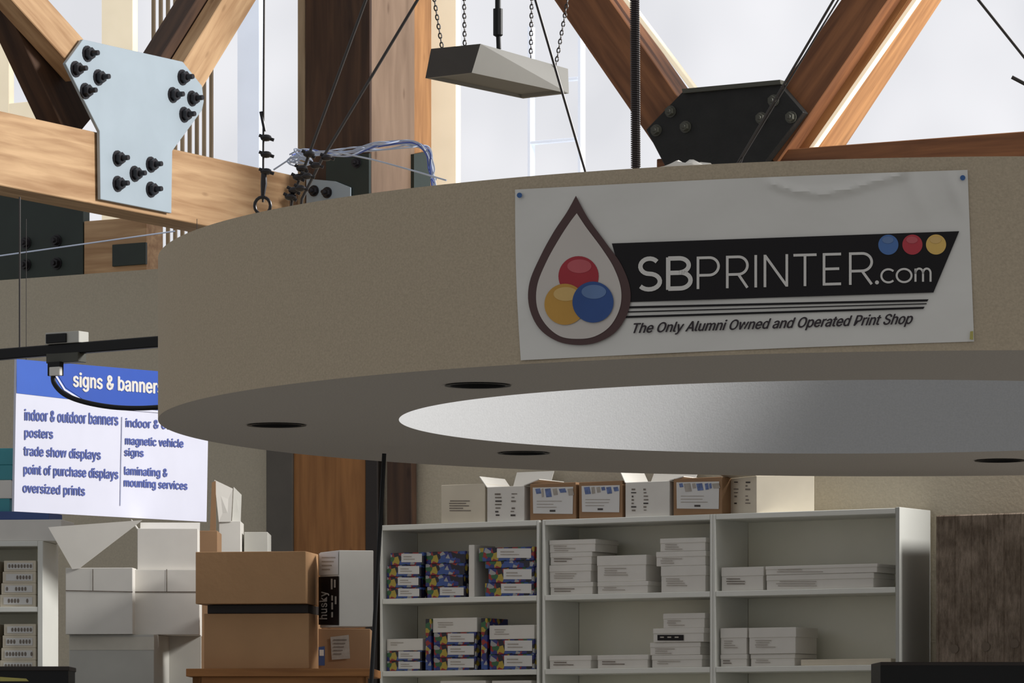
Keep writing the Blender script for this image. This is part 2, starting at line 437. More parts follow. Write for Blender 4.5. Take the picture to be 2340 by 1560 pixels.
# ---------------------------------------------------------------- camera, world, light
cam=bpy.data.cameras.new('camera'); co=bpy.data.objects.new('camera',cam); COL.objects.link(co)
co.location=(0,0,CZ); co.rotation_euler=(math.pi/2,0,0)
cam.sensor_width=36; cam.lens=36*F/2340; cam.shift_y=(HY-780)/2340; cam.clip_end=200
sc.camera=co
w=bpy.data.worlds.new('world'); sc.world=w; w.use_nodes=True
w.node_tree.nodes['Background'].inputs[0].default_value=(.97,.98,1,1); w.node_tree.nodes['Background'].inputs[1].default_value=.42
def area(name,loc,tgt,size,power,col):
    l=bpy.data.lights.new(name,'AREA'); l.size=size; l.energy=power; l.color=col; o=bpy.data.objects.new(name,l); COL.objects.link(o)
    o.location=loc; o.rotation_euler=(Vector(tgt)-Vector(loc)).to_track_quat('-Z','Y').to_euler()
    return o
area('key_lamp',(6.7,18.0,6.3),(-.8,17.2,2.8),1.7,1100,(1,.985,.965))  # unseen area light added at upper right to brighten ring interior and timber

# ---------------------------------------------------------------- room shell
PA=Plane((-.47,22.31),U)            # back wall
PS=Plane((-.66,22.0),U)             # shelving fronts
PG=PA.shift(-1.15)                  # glazing
WT=CZ+2.62
def slab(name,plane,x0,x1,z0,z1,t,mat,off=0): 
    a=plane.pt(x0,0,off); b=plane.pt(x1,0,off); return box3(name,a,b,z0,z1,-plane.n*t,mat,bev=0)
struct(slab('wall_back',PA,-900,3100,0,WT,.12,M['wall']),'beige painted wall behind the shelving','wall')
fl=finish('floor',[(-14,-3,0),(14,-3,0),(14,34,0),(-14,34,0),(-14,-3,-.1),(14,-3,-.1),(14,34,-.1),(-14,34,-.1)],[[0,1,2,3],[7,6,5,4],[0,4,5,1],[1,5,6,2],[2,6,7,3],[3,7,4,0]],M['floor'])
struct(fl,'floor','floor')
struct(slab('window_1',PG,-900,3100,WT-.6,WT+3.6,.03,M['glass']),'bright overexposed glazing above the wall','window')
def mull(x0,x1,y0,y1,m,i):
    o=cub('trim_%d'%i,PG,x0,x1,y0,y1,.05,M[m],off=.08); struct(o,'pale window mullion','window trim')
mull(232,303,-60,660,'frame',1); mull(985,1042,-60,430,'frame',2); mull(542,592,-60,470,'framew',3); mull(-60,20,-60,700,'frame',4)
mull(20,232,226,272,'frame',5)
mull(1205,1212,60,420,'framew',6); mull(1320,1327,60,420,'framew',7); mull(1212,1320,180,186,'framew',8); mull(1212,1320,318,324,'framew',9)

# slatted screen
vs=[];fs=[]
for k in range(9):
    x=346+k*16.5
    a=PG.pt(x,0,.2); b=PG.pt(x+7,0,.2); zb=WT-.2; zt=CZ+4.4; bk=-PG.n*.012
    i=len(vs); vs+=[Vector((v.x,v.y,zb)) for v in (a,b,b+bk,a+bk)]+[Vector((v.x,v.y,zt)) for v in (a,b,b+bk,a+bk)]
    fs+=[[i,i+1,i+5,i+4],[i+1,i+2,i+6,i+5],[i+2,i+3,i+7,i+6],[i+3,i,i+4,i+7],[i+4,i+5,i+6,i+7],[i+3,i+2,i+1,i]]
o=finish('slatted_screen',vs,fs,M['slat'],grain=(Z,U,V)); top(o,'vertical wooden slat screen standing against the bright glazing','screen')

# ---------------------------------------------------------------- lower wall woodwork
struct(cub('trim_11',PA,608,668,900,1700,.06,M['darkpost'],off=.07),'dark grey door post','door trim')
struct(cub('door_1',PA,668,835,900,1800,.05,M['wood_door'],off=.055,zb=0,grain='v'),'orange brown timber door','door')
struct(cub('trim_12',PA,835,862,900,1700,.06,M['vdark'],off=.08,grain='v'),'dark door post','door trim')
struct(cub('trim_13',PA,884,940,900,1700,.05,M['wood_d'],off=.07,grain='v'),'dark timber post','door trim')

# ---------------------------------------------------------------- ring soffit
def ring():
    bm=bmesh.new(); n=360; rows=[]; dc=RIC-RC
    for r,z,c in ((RO,RZ,(0,0)),(RO,RT,(0,0)),(RI,RT,dc),(RI,RZ,dc)):
        rows.append([bm.verts.new((c[0]+r*math.cos(2*math.pi*k/n),c[1]+r*math.sin(2*math.pi*k/n),z-RZ)) for k in range(n)])
    for a in range(4):
        b=(a+1)%4
        for k in range(n): bm.faces.new([rows[a][k],rows[a][(k+1)%n],rows[b][(k+1)%n],rows[b][k]])
    bmesh.ops.recalc_face_normals(bm,faces=bm.faces)
    me=bpy.data.meshes.new('ring_canopy'); bm.to_mesh(me); bm.free(); me.materials.append(M['plaster'])
    ob=bpy.data.objects.new('ring_canopy',me); COL.objects.link(ob); ob.location=(RC.x,RC.y,RZ); WL[ob.name]=Vector(ob.location)
    return ob
ringo=ring()
cans=[(1092,879,.1),(632,970,.1),(1197,1034,.095),(2285,1051,.095)]
cut=[]
for x,y,r in cans:
    d=(RZ-CZ)*F/(HY-y); c=Vector(((x-HX)/F*d,d,RZ))
    bm=bmesh.new(); bmesh.ops.create_cone(bm,cap_ends=True,segments=40,radius1=r,radius2=r,depth=.3)
    me=bpy.data.meshes.new('c'); bm.to_mesh(me); bm.free(); ob=bpy.data.objects.new('c',me); COL.objects.link(ob); ob.location=c; cut.append((ob,c,r))
    md=ringo.modifiers.new('b','BOOLEAN'); md.object=ob; md.operation='DIFFERENCE'; md.solver='EXACT'
bpy.context.view_layer.update()
me=bpy.data.meshes.new_from_object(ringo.evaluated_get(bpy.context.evaluated_depsgraph_get()))
ringo.modifiers.clear(); ringo.data=me
me.materials.clear()
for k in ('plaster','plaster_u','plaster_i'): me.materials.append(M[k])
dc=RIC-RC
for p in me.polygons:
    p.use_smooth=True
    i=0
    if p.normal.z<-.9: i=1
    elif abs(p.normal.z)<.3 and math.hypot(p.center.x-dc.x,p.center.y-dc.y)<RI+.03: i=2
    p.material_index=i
me.set_sharp_from_angle(angle=math.radians(30))
top(ringo,'large suspended beige plaster ring canopy with recessed downlights','canopy')
for ob,c,r in cut:
    bpy.data.objects.remove(ob)
    vs=[];fs=[];n=40
    for rr,z in ((r+.012,-.004),(r-.006,-.004),(r-.006,.13),(0.02,.135)):
        for k in range(n): a=2*math.pi*k/n; vs.append(c+Vector((rr*math.cos(a),rr*math.sin(a),z)))
    for q in range(3):
        for k in range(n): fs.append([q*n+k,q*n+(k+1)%n,(q+1)*n+(k+1)%n,(q+1)*n+k])
    fs.append([3*n+k for k in range(n)])
    o=finish('downlight',vs,fs,[M['cantrim'],M['can']],[0]*n+[1]*(2*n+1))
    top(o,'round unlit recessed downlight in the canopy underside','downlight','downlights in the canopy underside')
# ---------------------------------------------------------------- banner
NX,NY=110,44
def bpos(u,v):
    tx=1177+(2211-1177)*u; ty=433-45*u-math.sin(math.pi*u)*3.2
    bx=1190+(2226-1190)*u; by=823-43*u-math.sin(math.pi*u)*3
    lx=-4*math.sin(math.pi*v)*(1-u); 
    return (tx*(1-v)+bx*v+lx, ty*(1-v)+by*v)
arcp=spline2([(1765,418),(1810,434),(1870,441),(1930,434),(1990,417),(2060,393)],5)[:26]
def doff(x,y):
    o=.004+.0022*math.sin(x*.021+y*.013)*math.sin(y*.03+x*.004)
    dm=1e9
    for (a,b),(c,d) in zip(arcp,arcp[1:]):
        t=max(0,min(1,((x-a)*(c-a)+(y-b)*(d-b))/max(1e-6,((c-a)**2+(d-b)**2))))
        dm=min(dm,math.hypot(x-a-(c-a)*t,y-b-(d-b)*t))
    o+=.011*math.exp(-(dm/9)**2)
    for (cx,s,w_) in ((2090,.007,18),(2180,.009,14),(1740,.004,16)):
        yy=430 if cx>2000 else 400
        o+=s*math.exp(-((x-cx-(y-yy)*.35)/w_)**2)*math.exp(-((y-yy)/60)**2)
    return max(o,.002)
vs=[];fs=[]
for j in range(NY+1):
    for i in range(NX+1):
        x,y=bpos(i/NX,j/NY); vs.append(cyl(x,y,doff(x,y)))
for j in range(NY):
    for i in range(NX):
        k=j*(NX+1)+i; fs.append([k,k+1,k+NX+2,k+NX+1])
ban=finish('banner',vs,fs,M['banner'],smooth=True)
top(ban,'white vinyl shop banner with drop logo pinned on the curved canopy','banner')
G=Print(cyl); c=25
G.poly([(1398,556),(2192,528),(2133,668),(1437,690)],.010,M['pblack'],c)
for a,b,wd in (((1437,702),(2122,686),5),((1430,724),(2113,703),5)):
    G.poly([(a[0],a[1]-wd/2),(b[0],b[1]-wd/2),(b[0]-3,b[1]+wd/2),(a[0],a[1]+wd/2)],.010,M['pblack'],c)
G.poly([(1434,711),(2118,692.5),(2117,695),(1434,714)],.010,M['pblack'],c)
out=spline2([(1316,447),(1345,500),(1385,555),(1420,605),(1440,660),(1436,710),(1410,755),(1370,780),(1325,788),(1275,780),(1232,750),(1209,700),(1210,645),(1235,585),(1265,530),(1295,485)])
inn=spline2([(1318,487),(1340,520),(1375,567),(1403,612),(1419,660),(1416,705),(1394,745),(1360,768),(1322,774),(1280,768),(1246,740),(1227,700),(1228,650),(1250,595),(1278,545),(1302,508)])
G.poly(out,.012,M['brown'],c); G.poly(inn,.0135,M['b_in'],c)
for x,y,r,m,l,o_ in ((1322,631,46,'pred','pred2',.015),(1291,695,47,'pyel','pyel2',.0165),(1355,690,47,'pblu','pblu2',.018)):
    G.circle(x,y,r,o_,M[m],c)
    G.circle(x+2,y-r*.5,r*.6,o_+.0007,M[l],c,ry=r*.34)
for x,m,l in ((2030,'sblu','pblu2'),(2085,'sred','pred2'),(2139,'syel','pyel2')):
    G.circle(x,559-(x-2030)*.005,23,.0115,M[m],c); G.circle(x-1,548,13,.0125,M[l],c,ry=8)
def arc(cx,cy,rx,ry,a0,a1,n=14):
    return [(cx+rx*math.cos(math.radians(a0+(a1-a0)*k/n)),cy+ry*math.sin(math.radians(a0+(a1-a0)*k/n))) for k in range(n+1)]
GL={'S':(.68,[arc(.35,.745,.29,.235,35,270)+arc(.34,.27,.34,.24,90,-145)[1:]]),
 'B':(.62,[[(0,0),(0,1)],[(0,.965),(.3,.965)]+arc(.3,.745,.27,.22,80,-80)+[(.3,.52),(0,.52)],[(.3,.52)]+arc(.33,.28,.29,.245,80,-80)+[(.3,.035),(0,.035)]]),
 'P':(.62,[[(0,0),(0,1)],[(0,.96),(.32,.96)]+arc(.34,.69,.28,.27,80,-80)+[(.32,.42),(0,.42)]]),
 'R':(.62,[[(0,0),(0,1)],[(0,.96),(.32,.96)]+arc(.34,.69,.28,.27,80,-80)+[(.32,.42),(0,.42)],[(.34,.42),(.62,0)]]),
 'I':(.01,[[(0,0),(0,1)]]),'N':(.7,[[(0,0),(0,1)],[(0,.98),(.7,.02)],[(.7,0),(.7,1)]]),
 'T':(.7,[[(0,.96),(.7,.96)],[(.35,.96),(.35,0)]]),'E':(.56,[[(0,1),(0,0)],[(0,.96),(.56,.96)],[(0,.04),(.56,.04)],[(0,.51),(.5,.51)]]),
 'c':(.9,[arc(.5,.5,.5,.5,45,315,20)]),'o':(1,[arc(.5,.5,.5,.5,0,360,28)]),
 'm':(1.3,[[(0,0),(0,1)],[(0,.6)]+arc(.32,.66,.32,.34,170,0)+[(.64,0)],[(.64,.6)]+arc(.96,.66,.32,.34,170,0)+[(1.28,0)]])}
def base(x): return 664-(x-1455)*.0275
def glyph(ch,x0,x1,wd,H,by=None,off=.0125):
    wg,st=GL[ch]
    for s in st:
        pts=[]
        for u,v in s:
            x=x0+u*(x1-x0)/wg if wg>.05 else x0
            b=(base(x) if by is None else by)
            pts.append((x,b-v*H))
        cl = ch=='o'
        if cl: pts=pts[:-1]
        G.line(pts,wd,off,M['pwhite'],cl)
H=74
for ch,x0,x1,wd in (('S',1459,1508,10),('B',1527,1578,10),('P',1595,1642,6),('R',1662,1708,6),('I',1727,1727,6),('N',1748,1798,6),('T',1813,1866,6),('E',1883,1922,6),('R',1943,1992,6)):
    glyph(ch,x0,x1,wd,H)
G.circle(2004,645,4.5,.0125,M['pwhite'])
for ch,x0,x1 in (('c',2014,2043),('o',2049,2083),('m',2092,2127)): glyph(ch,x0,x1,4.6,30,by=645-(x0-2014)*.02)
G.text('The Only Alumni Owned and Operated Print Shop',[(1449,738),(2088,715),(2082,746),(1444,767)],.010,M['pgrey'],bold=.9,shear=.2)
G.build('printed_logo_and_lettering',ban)
for x,y,m in ((1187,446,'bluepin'),(2200,406,'bluepin'),(2220,766,'tape')):
    q=Print(cyl)
    if m=='bluepin': q.circle(x,y,6,.013,M[m])
    else: q.poly([(x-3,y-9),(x+4,y-10),(x+4,y+10),(x-4,y+9)],.013,M[m])
    q.build('push_pin' if m=='bluepin' else 'tape_piece',ban)

# ---------------------------------------------------------------- timber trusses
PT=Plane((-2.457,21.0),V)          # left truss plane
tb=beam('timber_beam',(-80,322),(720,488),162,PT,.22,M['wood'],off=0)
top(tb,'thick honey-coloured horizontal timber beam under the pale gusset plate','beam')
def nb(A,B,w_,pl,th,m,off,label): return top(beam('timber_brace',A,B,w_,pl,th,M[m],off=off),label,'beam')
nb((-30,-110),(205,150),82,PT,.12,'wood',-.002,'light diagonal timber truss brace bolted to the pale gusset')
nb((-30,-160),(185,300),104,PT,.14,'wood_d',-.135,'dark diagonal timber piece painted as the shaded side of the light brace')  # dark timber set behind, carrying the brace's shaded side in its colour
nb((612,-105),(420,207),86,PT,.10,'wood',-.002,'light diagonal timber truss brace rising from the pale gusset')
nb((555,-105),(345,235),92,PT,.14,'wood_d',-.11,'dark rising timber piece painted as the shaded side of the light brace')  # shade on the rising brace's side, built as a dark timber piece
gus=prism('gusset_plate',[(190,90),(418,141),(462,196),(466,232),(462,252),(394,345),(392,487),(230,455),(228,300),(150,145)],PT,.02,M['pale_steel'],off=.03,bev=.002)
top(gus,'pale blue-grey steel gusset plate with dark bolts joining timber braces','gusset plate')
for x,y in ((203,123),(176,158),(228,177),(198,208),(420,177),(398,217),(442,225),(424,262),(272,362),(348,376),(311,397),(272,420),(348,433)):
    hexbolt(gus,PT,x-4,y,.03,M['bolt'],off=.03,length=.07)
K=atd(847,0,22.85); K.z=0
zt=CZ+4.5
vs=[K-U*.40,K,K+V*.43,K+V*.43-U*.40]; vs=[Vector((v.x,v.y,0)) for v in vs]+[Vector((v.x,v.y,zt)) for v in vs]
fs=[[0,1,5,4],[1,2,6,5],[2,3,7,6],[3,0,4,7],[4,5,6,7],[3,2,1,0]]
vs,fs=bevel(vs,fs,.006)
colo=finish('timber_column',vs,fs,M['colwood'],grain=(Z,U,V)); top(colo,'massive square brown timber column in front of the glazing','column')
PK=Plane((K.x,K.y),U); PKv=Plane((K.x,K.y),V)
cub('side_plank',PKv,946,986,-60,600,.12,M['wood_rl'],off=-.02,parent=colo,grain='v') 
cub('side_plank',PK,680,697,-60,600,.1,M['slat'],off=-.02,parent=colo,grain='v')
cub('shaded_face',PK,698,845,-60,600,.02,M['wood_d'],off=.012,parent=colo,grain='v')  # dark sheet over the column's left face, its shade put into the colour
br=prism('steel_shoe',[(745,362),(843,350),(843,520),(745,520)],PK,.02,M['green'],off=.04); top(br,'dark green steel shoe bolted round the timber column','steel bracket')
hexbolt(br,PK,815,372,.02,M['bolt'],off=.04,length=.04)
prism('pale_plate',[(700,408),(765,414),(800,428),(800,520),(700,520)],PK,.012,M['pale_steel'],off=.056,parent=br)
for x,y in ((718,436),(748,440)): hexbolt(br,PK,x,y,.022,M['bolt'],off=.056,length=.05)
br2=prism('steel_angle',[(946,352),(976,346),(984,362),(984,425),(946,440)],PKv,.03,M['green'],off=.02); top(br2,'small dark green steel angle beside the timber column','steel bracket')
PV=PA.shift(.10)
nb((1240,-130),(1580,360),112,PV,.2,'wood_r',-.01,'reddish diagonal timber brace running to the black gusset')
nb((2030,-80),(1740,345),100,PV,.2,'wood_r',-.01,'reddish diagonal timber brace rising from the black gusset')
nb((2105,-80),(1800,385),44,PV,.3,'wood_rl',-.12,'orange timber strip painted as the lit edge of the dark brace')  # lighter strip beside the brace, light put into the timber colour
sill=beam('timber_beam.001',(1500,395),(2700,307),66,PV,.3,M['wood_r'],off=-.03); top(sill,'dark reddish timber sill beam behind the canopy','beam')
g2=prism('gusset_plate.001',[(1562,207),(1776,186),(1836,256),(1725,400),(1530,400),(1476,296)],PV,.26,M['blk'],off=.04,bev=.003)
top(g2,'black steel gusset joining two reddish timber braces in a V','gusset plate')
prism('top_flange',[(1558,203),(1782,182),(1784,192),(1560,213)],PV,.3,M['boltl'],off=.06,parent=g2)
for x,y in ((1533,255),(1500,298),(1567,290),(1768,230),(1808,268),(1740,270)):
    hexbolt(g2,PV,x,y,.022,M['boltl'],off=.04,length=.03)
bb=beam('trim_14',(1385,-60),(1590,212),12,PV,.04,M['frame'],off=-.05); struct(bb,'pale glowing strip added as the bright edge of the brace','window trim')  # glowing strip standing in for light along the brace edge
bb=beam('trim_15',(2132,-60),(1848,345),12,PV,.04,M['frame'],off=-.12); struct(bb,'pale glowing strip added as the bright edge of the brace','window trim')  # bright edge of the other brace, its light built as a glowing bar
pg=PA.shift(-.25)
o=cub('green_steel_panel',pg,-60,190,440,700,.06,M['green'],zb=WT+.001); top(o,'dark green steel connection panel above the beige wall','steel panel')
for x,y in ((60,555),(130,550),(60,605),(130,602)): hexbolt(o,pg,x,y,.025,M['bolt'],length=.04)
o2=cub('timber_block',pg,192,334,500,680,.15,M['wood'],zb=WT+.001,grain='h'); top(o2,'short honey timber beam end above the beige wall','beam')
cub('steel_patch',pg,256,332,556,606,.02,M['green'],off=.015,parent=o2)

# ---------------------------------------------------------------- hanging light fixture
d=17.0
T2=atd(1098,100,d);T1=atd(985,112,d*1.007);T3=atd(1298,157,d*1.036);T4=T1+T3-T2
B2=atd(1078,166,d);B1=atd(972,178,d*1.008);B3=atd(1300,213,d*1.031);B4=B1+B3-B2
zt_=T2.z; zb_=B2.z
for p in (T1,T3,T4): p.z=zt_
for p in (B1,B3,B4): p.z=zb_
vs=[T1,T2,T3,T4,B1,B2,B3,B4]; fs=[[0,1,2,3],[0,4,5,1],[1,5,6,2],[2,6,7,3],[3,7,4,0]]
fx=finish('hanging_light_fixture',vs,fs,[M['fix'],M['fixd']],[0,1,0,0,0])
top(fx,'grey metal fluorescent fixture hanging on four chains','light fixture')
cb=(B1+B2+B3+B4)/4
def ins(k,dz): return [cb+(p-cb)*k+Z*dz for p in (B1,B2,B3,B4)]
a=ins(1,0);b=ins(.93,0);c_=ins(.9,.012)
finish('diffuser_frame',a+b,[[i,(i+1)%4,4+(i+1)%4,4+i] for i in range(4)],M['fix'],parent=fx)
finish('diffuser',b+c_,[[i,(i+1)%4,4+(i+1)%4,4+i] for i in range(4)]+[[4,5,6,7]],M['lens'],parent=fx)
def chain(p,q,name='chain',parent=None,link=.022):
    p=Vector(p);q=Vector(q);L=(q-p).length; n=int(L/(link*.78)); t=(q-p).normalized()
    s=t.cross(Vector((0,1,0))).normalized(); s2=t.cross(s)
    vs=[];fs=[]
    for i in range(n):
        c=p+(q-p)*((i+.5)/n); a=s if i%2 else s2; b=s2 if i%2 else s; st=len(vs)
        for k in range(10):
            g=2*math.pi*k/10; ctr=c+t*math.sin(g)*link*.5+a*math.cos(g)*link*.28
            rad=(t*math.sin(g)+a*math.cos(g)).normalized()
            for j in range(4):
                h=2*math.pi*j/4; vs.append(ctr+(rad*math.cos(h)+b*math.sin(h))*.0026)
        for k in range(10):
            for j in range(4):
                fs.append([st+k*4+j,st+k*4+(j+1)%4,st+((k+1)%10)*4+(j+1)%4,st+((k+1)%10)*4+j])
    return finish(name,vs,fs,M['cable'],parent=parent)
for (xt,yt,xb,yb,dd) in ((983,-60,1010,108,17.1),(1060,-60,1062,103,17.1),(1216,-60,1213,132,17.4),(1308,-60,1270,150,17.5)):
    chain(atd(xt,yt,dd),atd(xb,yb,dd),parent=fx)
tube('power_drop',[atd(1138,-60,17.3),atd(1138,20,17.3),atd(1138,20.5,17.3),atd(1138,80,17.3),atd(1139,84,17.3),atd(1140,112,17.3)],[.012,.012,.02,.02,.01,.01],M['blk2'],parent=fx)

# ---------------------------------------------------------------- suspension cables
def cable(pts,r,label,mat='cable',name='suspension_cable'):
    o=tube(name,pts,r,M[mat]); top(o,label,'cable'); return o
def lump(p,r,parent,name='cable_clamp'):
    bm=bmesh.new(); bmesh.ops.create_uvsphere(bm,u_segments=10,v_segments=6,radius=1)
    vs=[Vector((v.co.x*r*1.2,v.co.y*r,v.co.z*r*.7))+p for v in bm.verts]; bm.verts.index_update(); fs=[[v.index for v in f.verts] for f in bm.faces]; bm.free()
    return finish(name,vs,fs,M['bolt'],parent=parent,smooth=True)
c1=cable([atd(604,-60,15.6),atd(601,462,15.6)],.004,'thin steel suspension cable with clamps holding the canopy')
for y in (315,353,392): lump(atd(608,y,15.6),.018,c1); tube('clamp_bolt',[atd(592,y-6,15.6),atd(626,y+5,15.6)],.006,M['bolt'],c1)
tube('rod_tail',[atd(596,255,15.6),atd(605,300,15.6)],.006,M['bolt'],c1)
tube('turnbuckle',[atd(603,395,15.6),atd(603,420,15.6),atd(600,455,15.6)],[.01,.012,.006],M['bolt'],c1)
hk=[atd(600+18*math.cos(a),470+20*math.sin(a),15.58) for a in [math.pi*2*k/16-1.2 for k in range(17)]]
tube('eye_hook',hk,.006,M['bolt'],c1)
tube('anchor_rod',[atd(600,488,15.58),rimtop(600,15.58)],.008,M['bolt'],c1)
c2=cable([atd(858,-60,15.3),atd(700,370,15.3),atd(668,452,15.3),rimtop(660,15.3)],.0055,'steel cable slanting up from the canopy rim')
c3=cable([atd(990,-60,15.3),atd(735,365,15.3),atd(690,455,15.25),rimtop(684,15.25)],.0055,'steel cable slanting steeply up from the canopy rim')
for i,(x,y) in enumerate(((706,352),(690,385),(682,405),(672,435),(664,450))): lump(atd(x,y,15.28),.018,c2); tube('clamp_bolt',[atd(x-16,y-8,15.28),atd(x+14,y+8,15.28)],.006,M['bolt'],c2)
for i,(x,y) in enumerate(((760,350),(735,368),(715,392),(700,420))): lump(atd(x-14,y+10,15.2),.017,c3); tube('clamp_bolt',[atd(x-28,y+2,15.2),atd(x+4,y+14,15.2)],.006,M['bolt'],c3)
cable([atd(1206,-60,14.3),atd(1337,390,14.3),rimtop(1346,14.3)],.0045,'thin cable slanting down to the canopy rim')
cd=tube('threaded_rod',[atd(1450,-60,14.1),atd(1453,384,14.1),rimtop(1453,14.1)],.011,M['conduit'],seg=12); top(cd,'dark threaded steel rod holding the canopy','rod')
p0=atd(1450,-60,14.1);p1=atd(1453,384,14.1)
hel=[]
for k in range(900):
    t=k/899; a=k*.6283; q=p0.lerp(p1,t); hel.append(q+Vector((math.cos(a),math.sin(a),0))*.0135)
tube('thread',hel,.003,M['conduit'],cd,seg=5)
cable([atd(1940,-60,14.6),atd(1686,372,14.6),rimtop(1660,14.55)],.0045,'twin steel cable slanting to the canopy rim'); cable([atd(1952,-60,14.6),atd(1698,358,14.6),rimtop(1664,14.5)],.003,'twin steel cable slanting to the canopy rim')
cable([atd(2180,-70,16),atd(2400,205,16)],.0055,'dark cable crossing the glazing')
cable([atd(2312,176,16),atd(2400,222,16)],.007,'dark cable end crossing the glazing')
cable([atd(45,450,18.7),atd(45,795,18.7)],.004,'thin wire hanging down to the lighting track')
cable([atd(-40,590,20),atd(400,528,20)],.0035,'thin pale wire stretched above the wall','bolta')
bp_=[(664,362),(700,350),(745,349),(800,346),(870,333),(940,328),(975,345),(985,385),(990,418)]
wb=cable(spline([atd(x,y,15.6) for x,y in bp_]+[rimtop(992,15.6)]),.0045,'messy looped bundle of pale blue and white wires over the rim','bolta','wire_bundle')
for k in range(7):
    j=[atd(x+random.uniform(-6,8),y+random.uniform(-11,11),15.6+random.uniform(-.06,.06)) for x,y in bp_]
    tube('wire',spline(j),.0028,M['wireb'] if k in (1,4) else M['bolta'],wb,seg=6)
for k in range(4):
    cxx=690+random.uniform(-14,14); cyy=360+random.uniform(-8,10); rx_=random.uniform(18,32); ry_=random.uniform(8,16)
    tube('wire_loop',[atd(cxx+rx_*math.cos(t*.42),cyy+ry_*math.sin(t*.42+k),15.45+.004*t) for t in range(16)],.0026,M['bolta'],wb,seg=6)
tube('wire',spline([atd(668,372,15.5),atd(730,346,15.5),atd(830,360,15.5),atd(930,386,15.5),atd(1020,412,15.4)]),.003,M['bolta'],wb)
tube('wire',spline([atd(690,345,15.5),atd(660,365,15.5),atd(625,388,15.5)]),.003,M['bolta'],wb)
bm=bmesh.new(); bmesh.ops.create_icosphere(bm,subdivisions=3,radius=1)
ct=atd(1572,372,14.0); ct.z=RT+.026
vs=[Vector((v.co.x*.08*(1+.3*math.sin(9*v.co.y)),v.co.y*.06,v.co.z*.026*(1+.3*math.sin(11*v.co.x))))+ct for v in bm.verts]; bm.verts.index_update(); fs=[[v.index for v in f.verts] for f in bm.faces]; bm.free()
o=finish('crumpled_paper',vs,fs,M['white'],smooth=True); top(o,'crumpled white paper lying on top of the canopy rim','paper')

# ---------------------------------------------------------------- track and hanging sign
PTk=Plane(atd(0,800,18.6)[:2],U)
tr=beam('lighting_track',(-80,815),(520,767),25,PTk,.04,M['blk2']); top(tr,'black ceiling lighting track hanging in front of the sign','lighting track')
cub('junction_box',PTk,103,180,758,784,.07,M['grey'],off=.01,parent=tr); cub('junction_box_face',PTk,104,150,762,783,.01,M['blk2'],off=.02,parent=tr)
cub('connector',PTk,105,178,806,828,.06,M['boltl'],off=.01,parent=tr)
cub('plug',PTk,108,136,826,858,.03,M['blk2'],off=.03,parent=tr); cub('plug_end',PTk,112,136,838,858,.02,M['white'],off=.045,parent=tr)
tube('power_cord',spline([PTk.pt(*p,.03) for p in ((122,850),(124,876),(150,902),(200,920),(270,931),(350,931),(430,920),(480,880))]),.0105,M['blk2'],tr)
PSg=Plane(atd(38,900,19.5)[:2],V)
sg=prism('hanging_sign',[(38,820),(478,858),(472,1192),(32,1168)],PSg,.012,M['sign_w']); top(sg,'white and blue hanging shop service sign with blue lettering','sign')
q=Print(PSg.pt)
q.poly([(38,820),(478,858),(477,948),(38,898)],.002,M['sign_b'])
q.poly([(135,829),(478,858),(477,948)]+[(400,940),(260,928),(190,912),(150,885),(132,855)],.004,M['sign_b2'])
q.line([(128,829),(128,858),(148,890),(190,916),(260,932),(400,944),(477,951)],4,.005,M['sign_w'])
q.text('signs & banners',[(168,850),(372,868),(372,909),(168,892)],.006,M['pwhite'],bold=1.5,space=1.04)
for t,x0,x1,y0,y1 in (('indoor & outdoor banners',57,270,934,960),('posters',57,121,979,1004),('trade show displays',55,230,1018,1046),('point of purchase displays',55,270,1060,1088),('oversized prints',53,194,1103,1130)):
    s=(x1-x0)*.055; q.text(t,[(x0,y0),(x1,y0+s),(x1,y1+s),(x0,y1)],.003,M['sign_t'],bold=.9,space=1.03)
for t,x0,x1,y0,y1 in (('indoor & outdoor',288,440,955,975),('magnetic vehicle',287,419,996,1020),('signs',285,328,1023,1046),('laminating &',285,383,1065,1089),('mounting services',284,428,1092,1116)):
    s=(x1-x0)*.055; q.text(t,[(x0,y0),(x1,y0+s),(x1,y1+s),(x0,y1)],.003,M['sign_t'],bold=.9,space=1.03)
q.line([(279,952),(275,1155)],2,.003,M['sign_l'])
q.build('printed_lettering',sg)
for x in (60,450): tube('hanging_wire',[PSg.pt(x,822 if x<100 else 856,-.006),PSg.pt(x,500,-.006)],.0015,M['cable'],sg)

# ---------------------------------------------------------------- shelving
zS=[CZ+1.199,CZ+.829,CZ+.466,CZ+.10,CZ-.27,CZ-.64,0.1]
TH=.026
def upt(x,off=0): 
    p=PS.pt(x,0,off); return Vector((p.x,p.y,0))
def shelving(x0,x1,endr):
    a=upt(x0);b=upt(x1); e=empty('shelving_unit',(a+b)/2)
    dirr=(b-a).normalized(); bk=V*.33
    pt_=.015; pe=.022 if endr else .015
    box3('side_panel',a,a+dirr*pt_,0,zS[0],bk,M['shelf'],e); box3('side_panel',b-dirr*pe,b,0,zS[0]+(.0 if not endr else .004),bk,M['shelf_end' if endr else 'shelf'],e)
    box3('back_panel',a+bk+dirr*(pt_+.001),b+bk-dirr*(pe+.001),0,zS[0]-.001,V*.012,M['shelf_in'],e,bev=0)
    for z in zS: box3('shelf_board',a+dirr*(pt_+.001),b-dirr*(pe+.001),z-TH,z,bk,M['shelf'],e)
    return e
for x0,x1,e_,l in ((868,1232,0,'white shelving unit filled with coloured paper reams'),(1239,1628.5,0,'white shelving unit holding white paper boxes'),(1629,2056,1,'white open shelving unit with few white boxes')):
    top(shelving(x0,x1,e_),l,'shelving unit','shelving units along the wall')
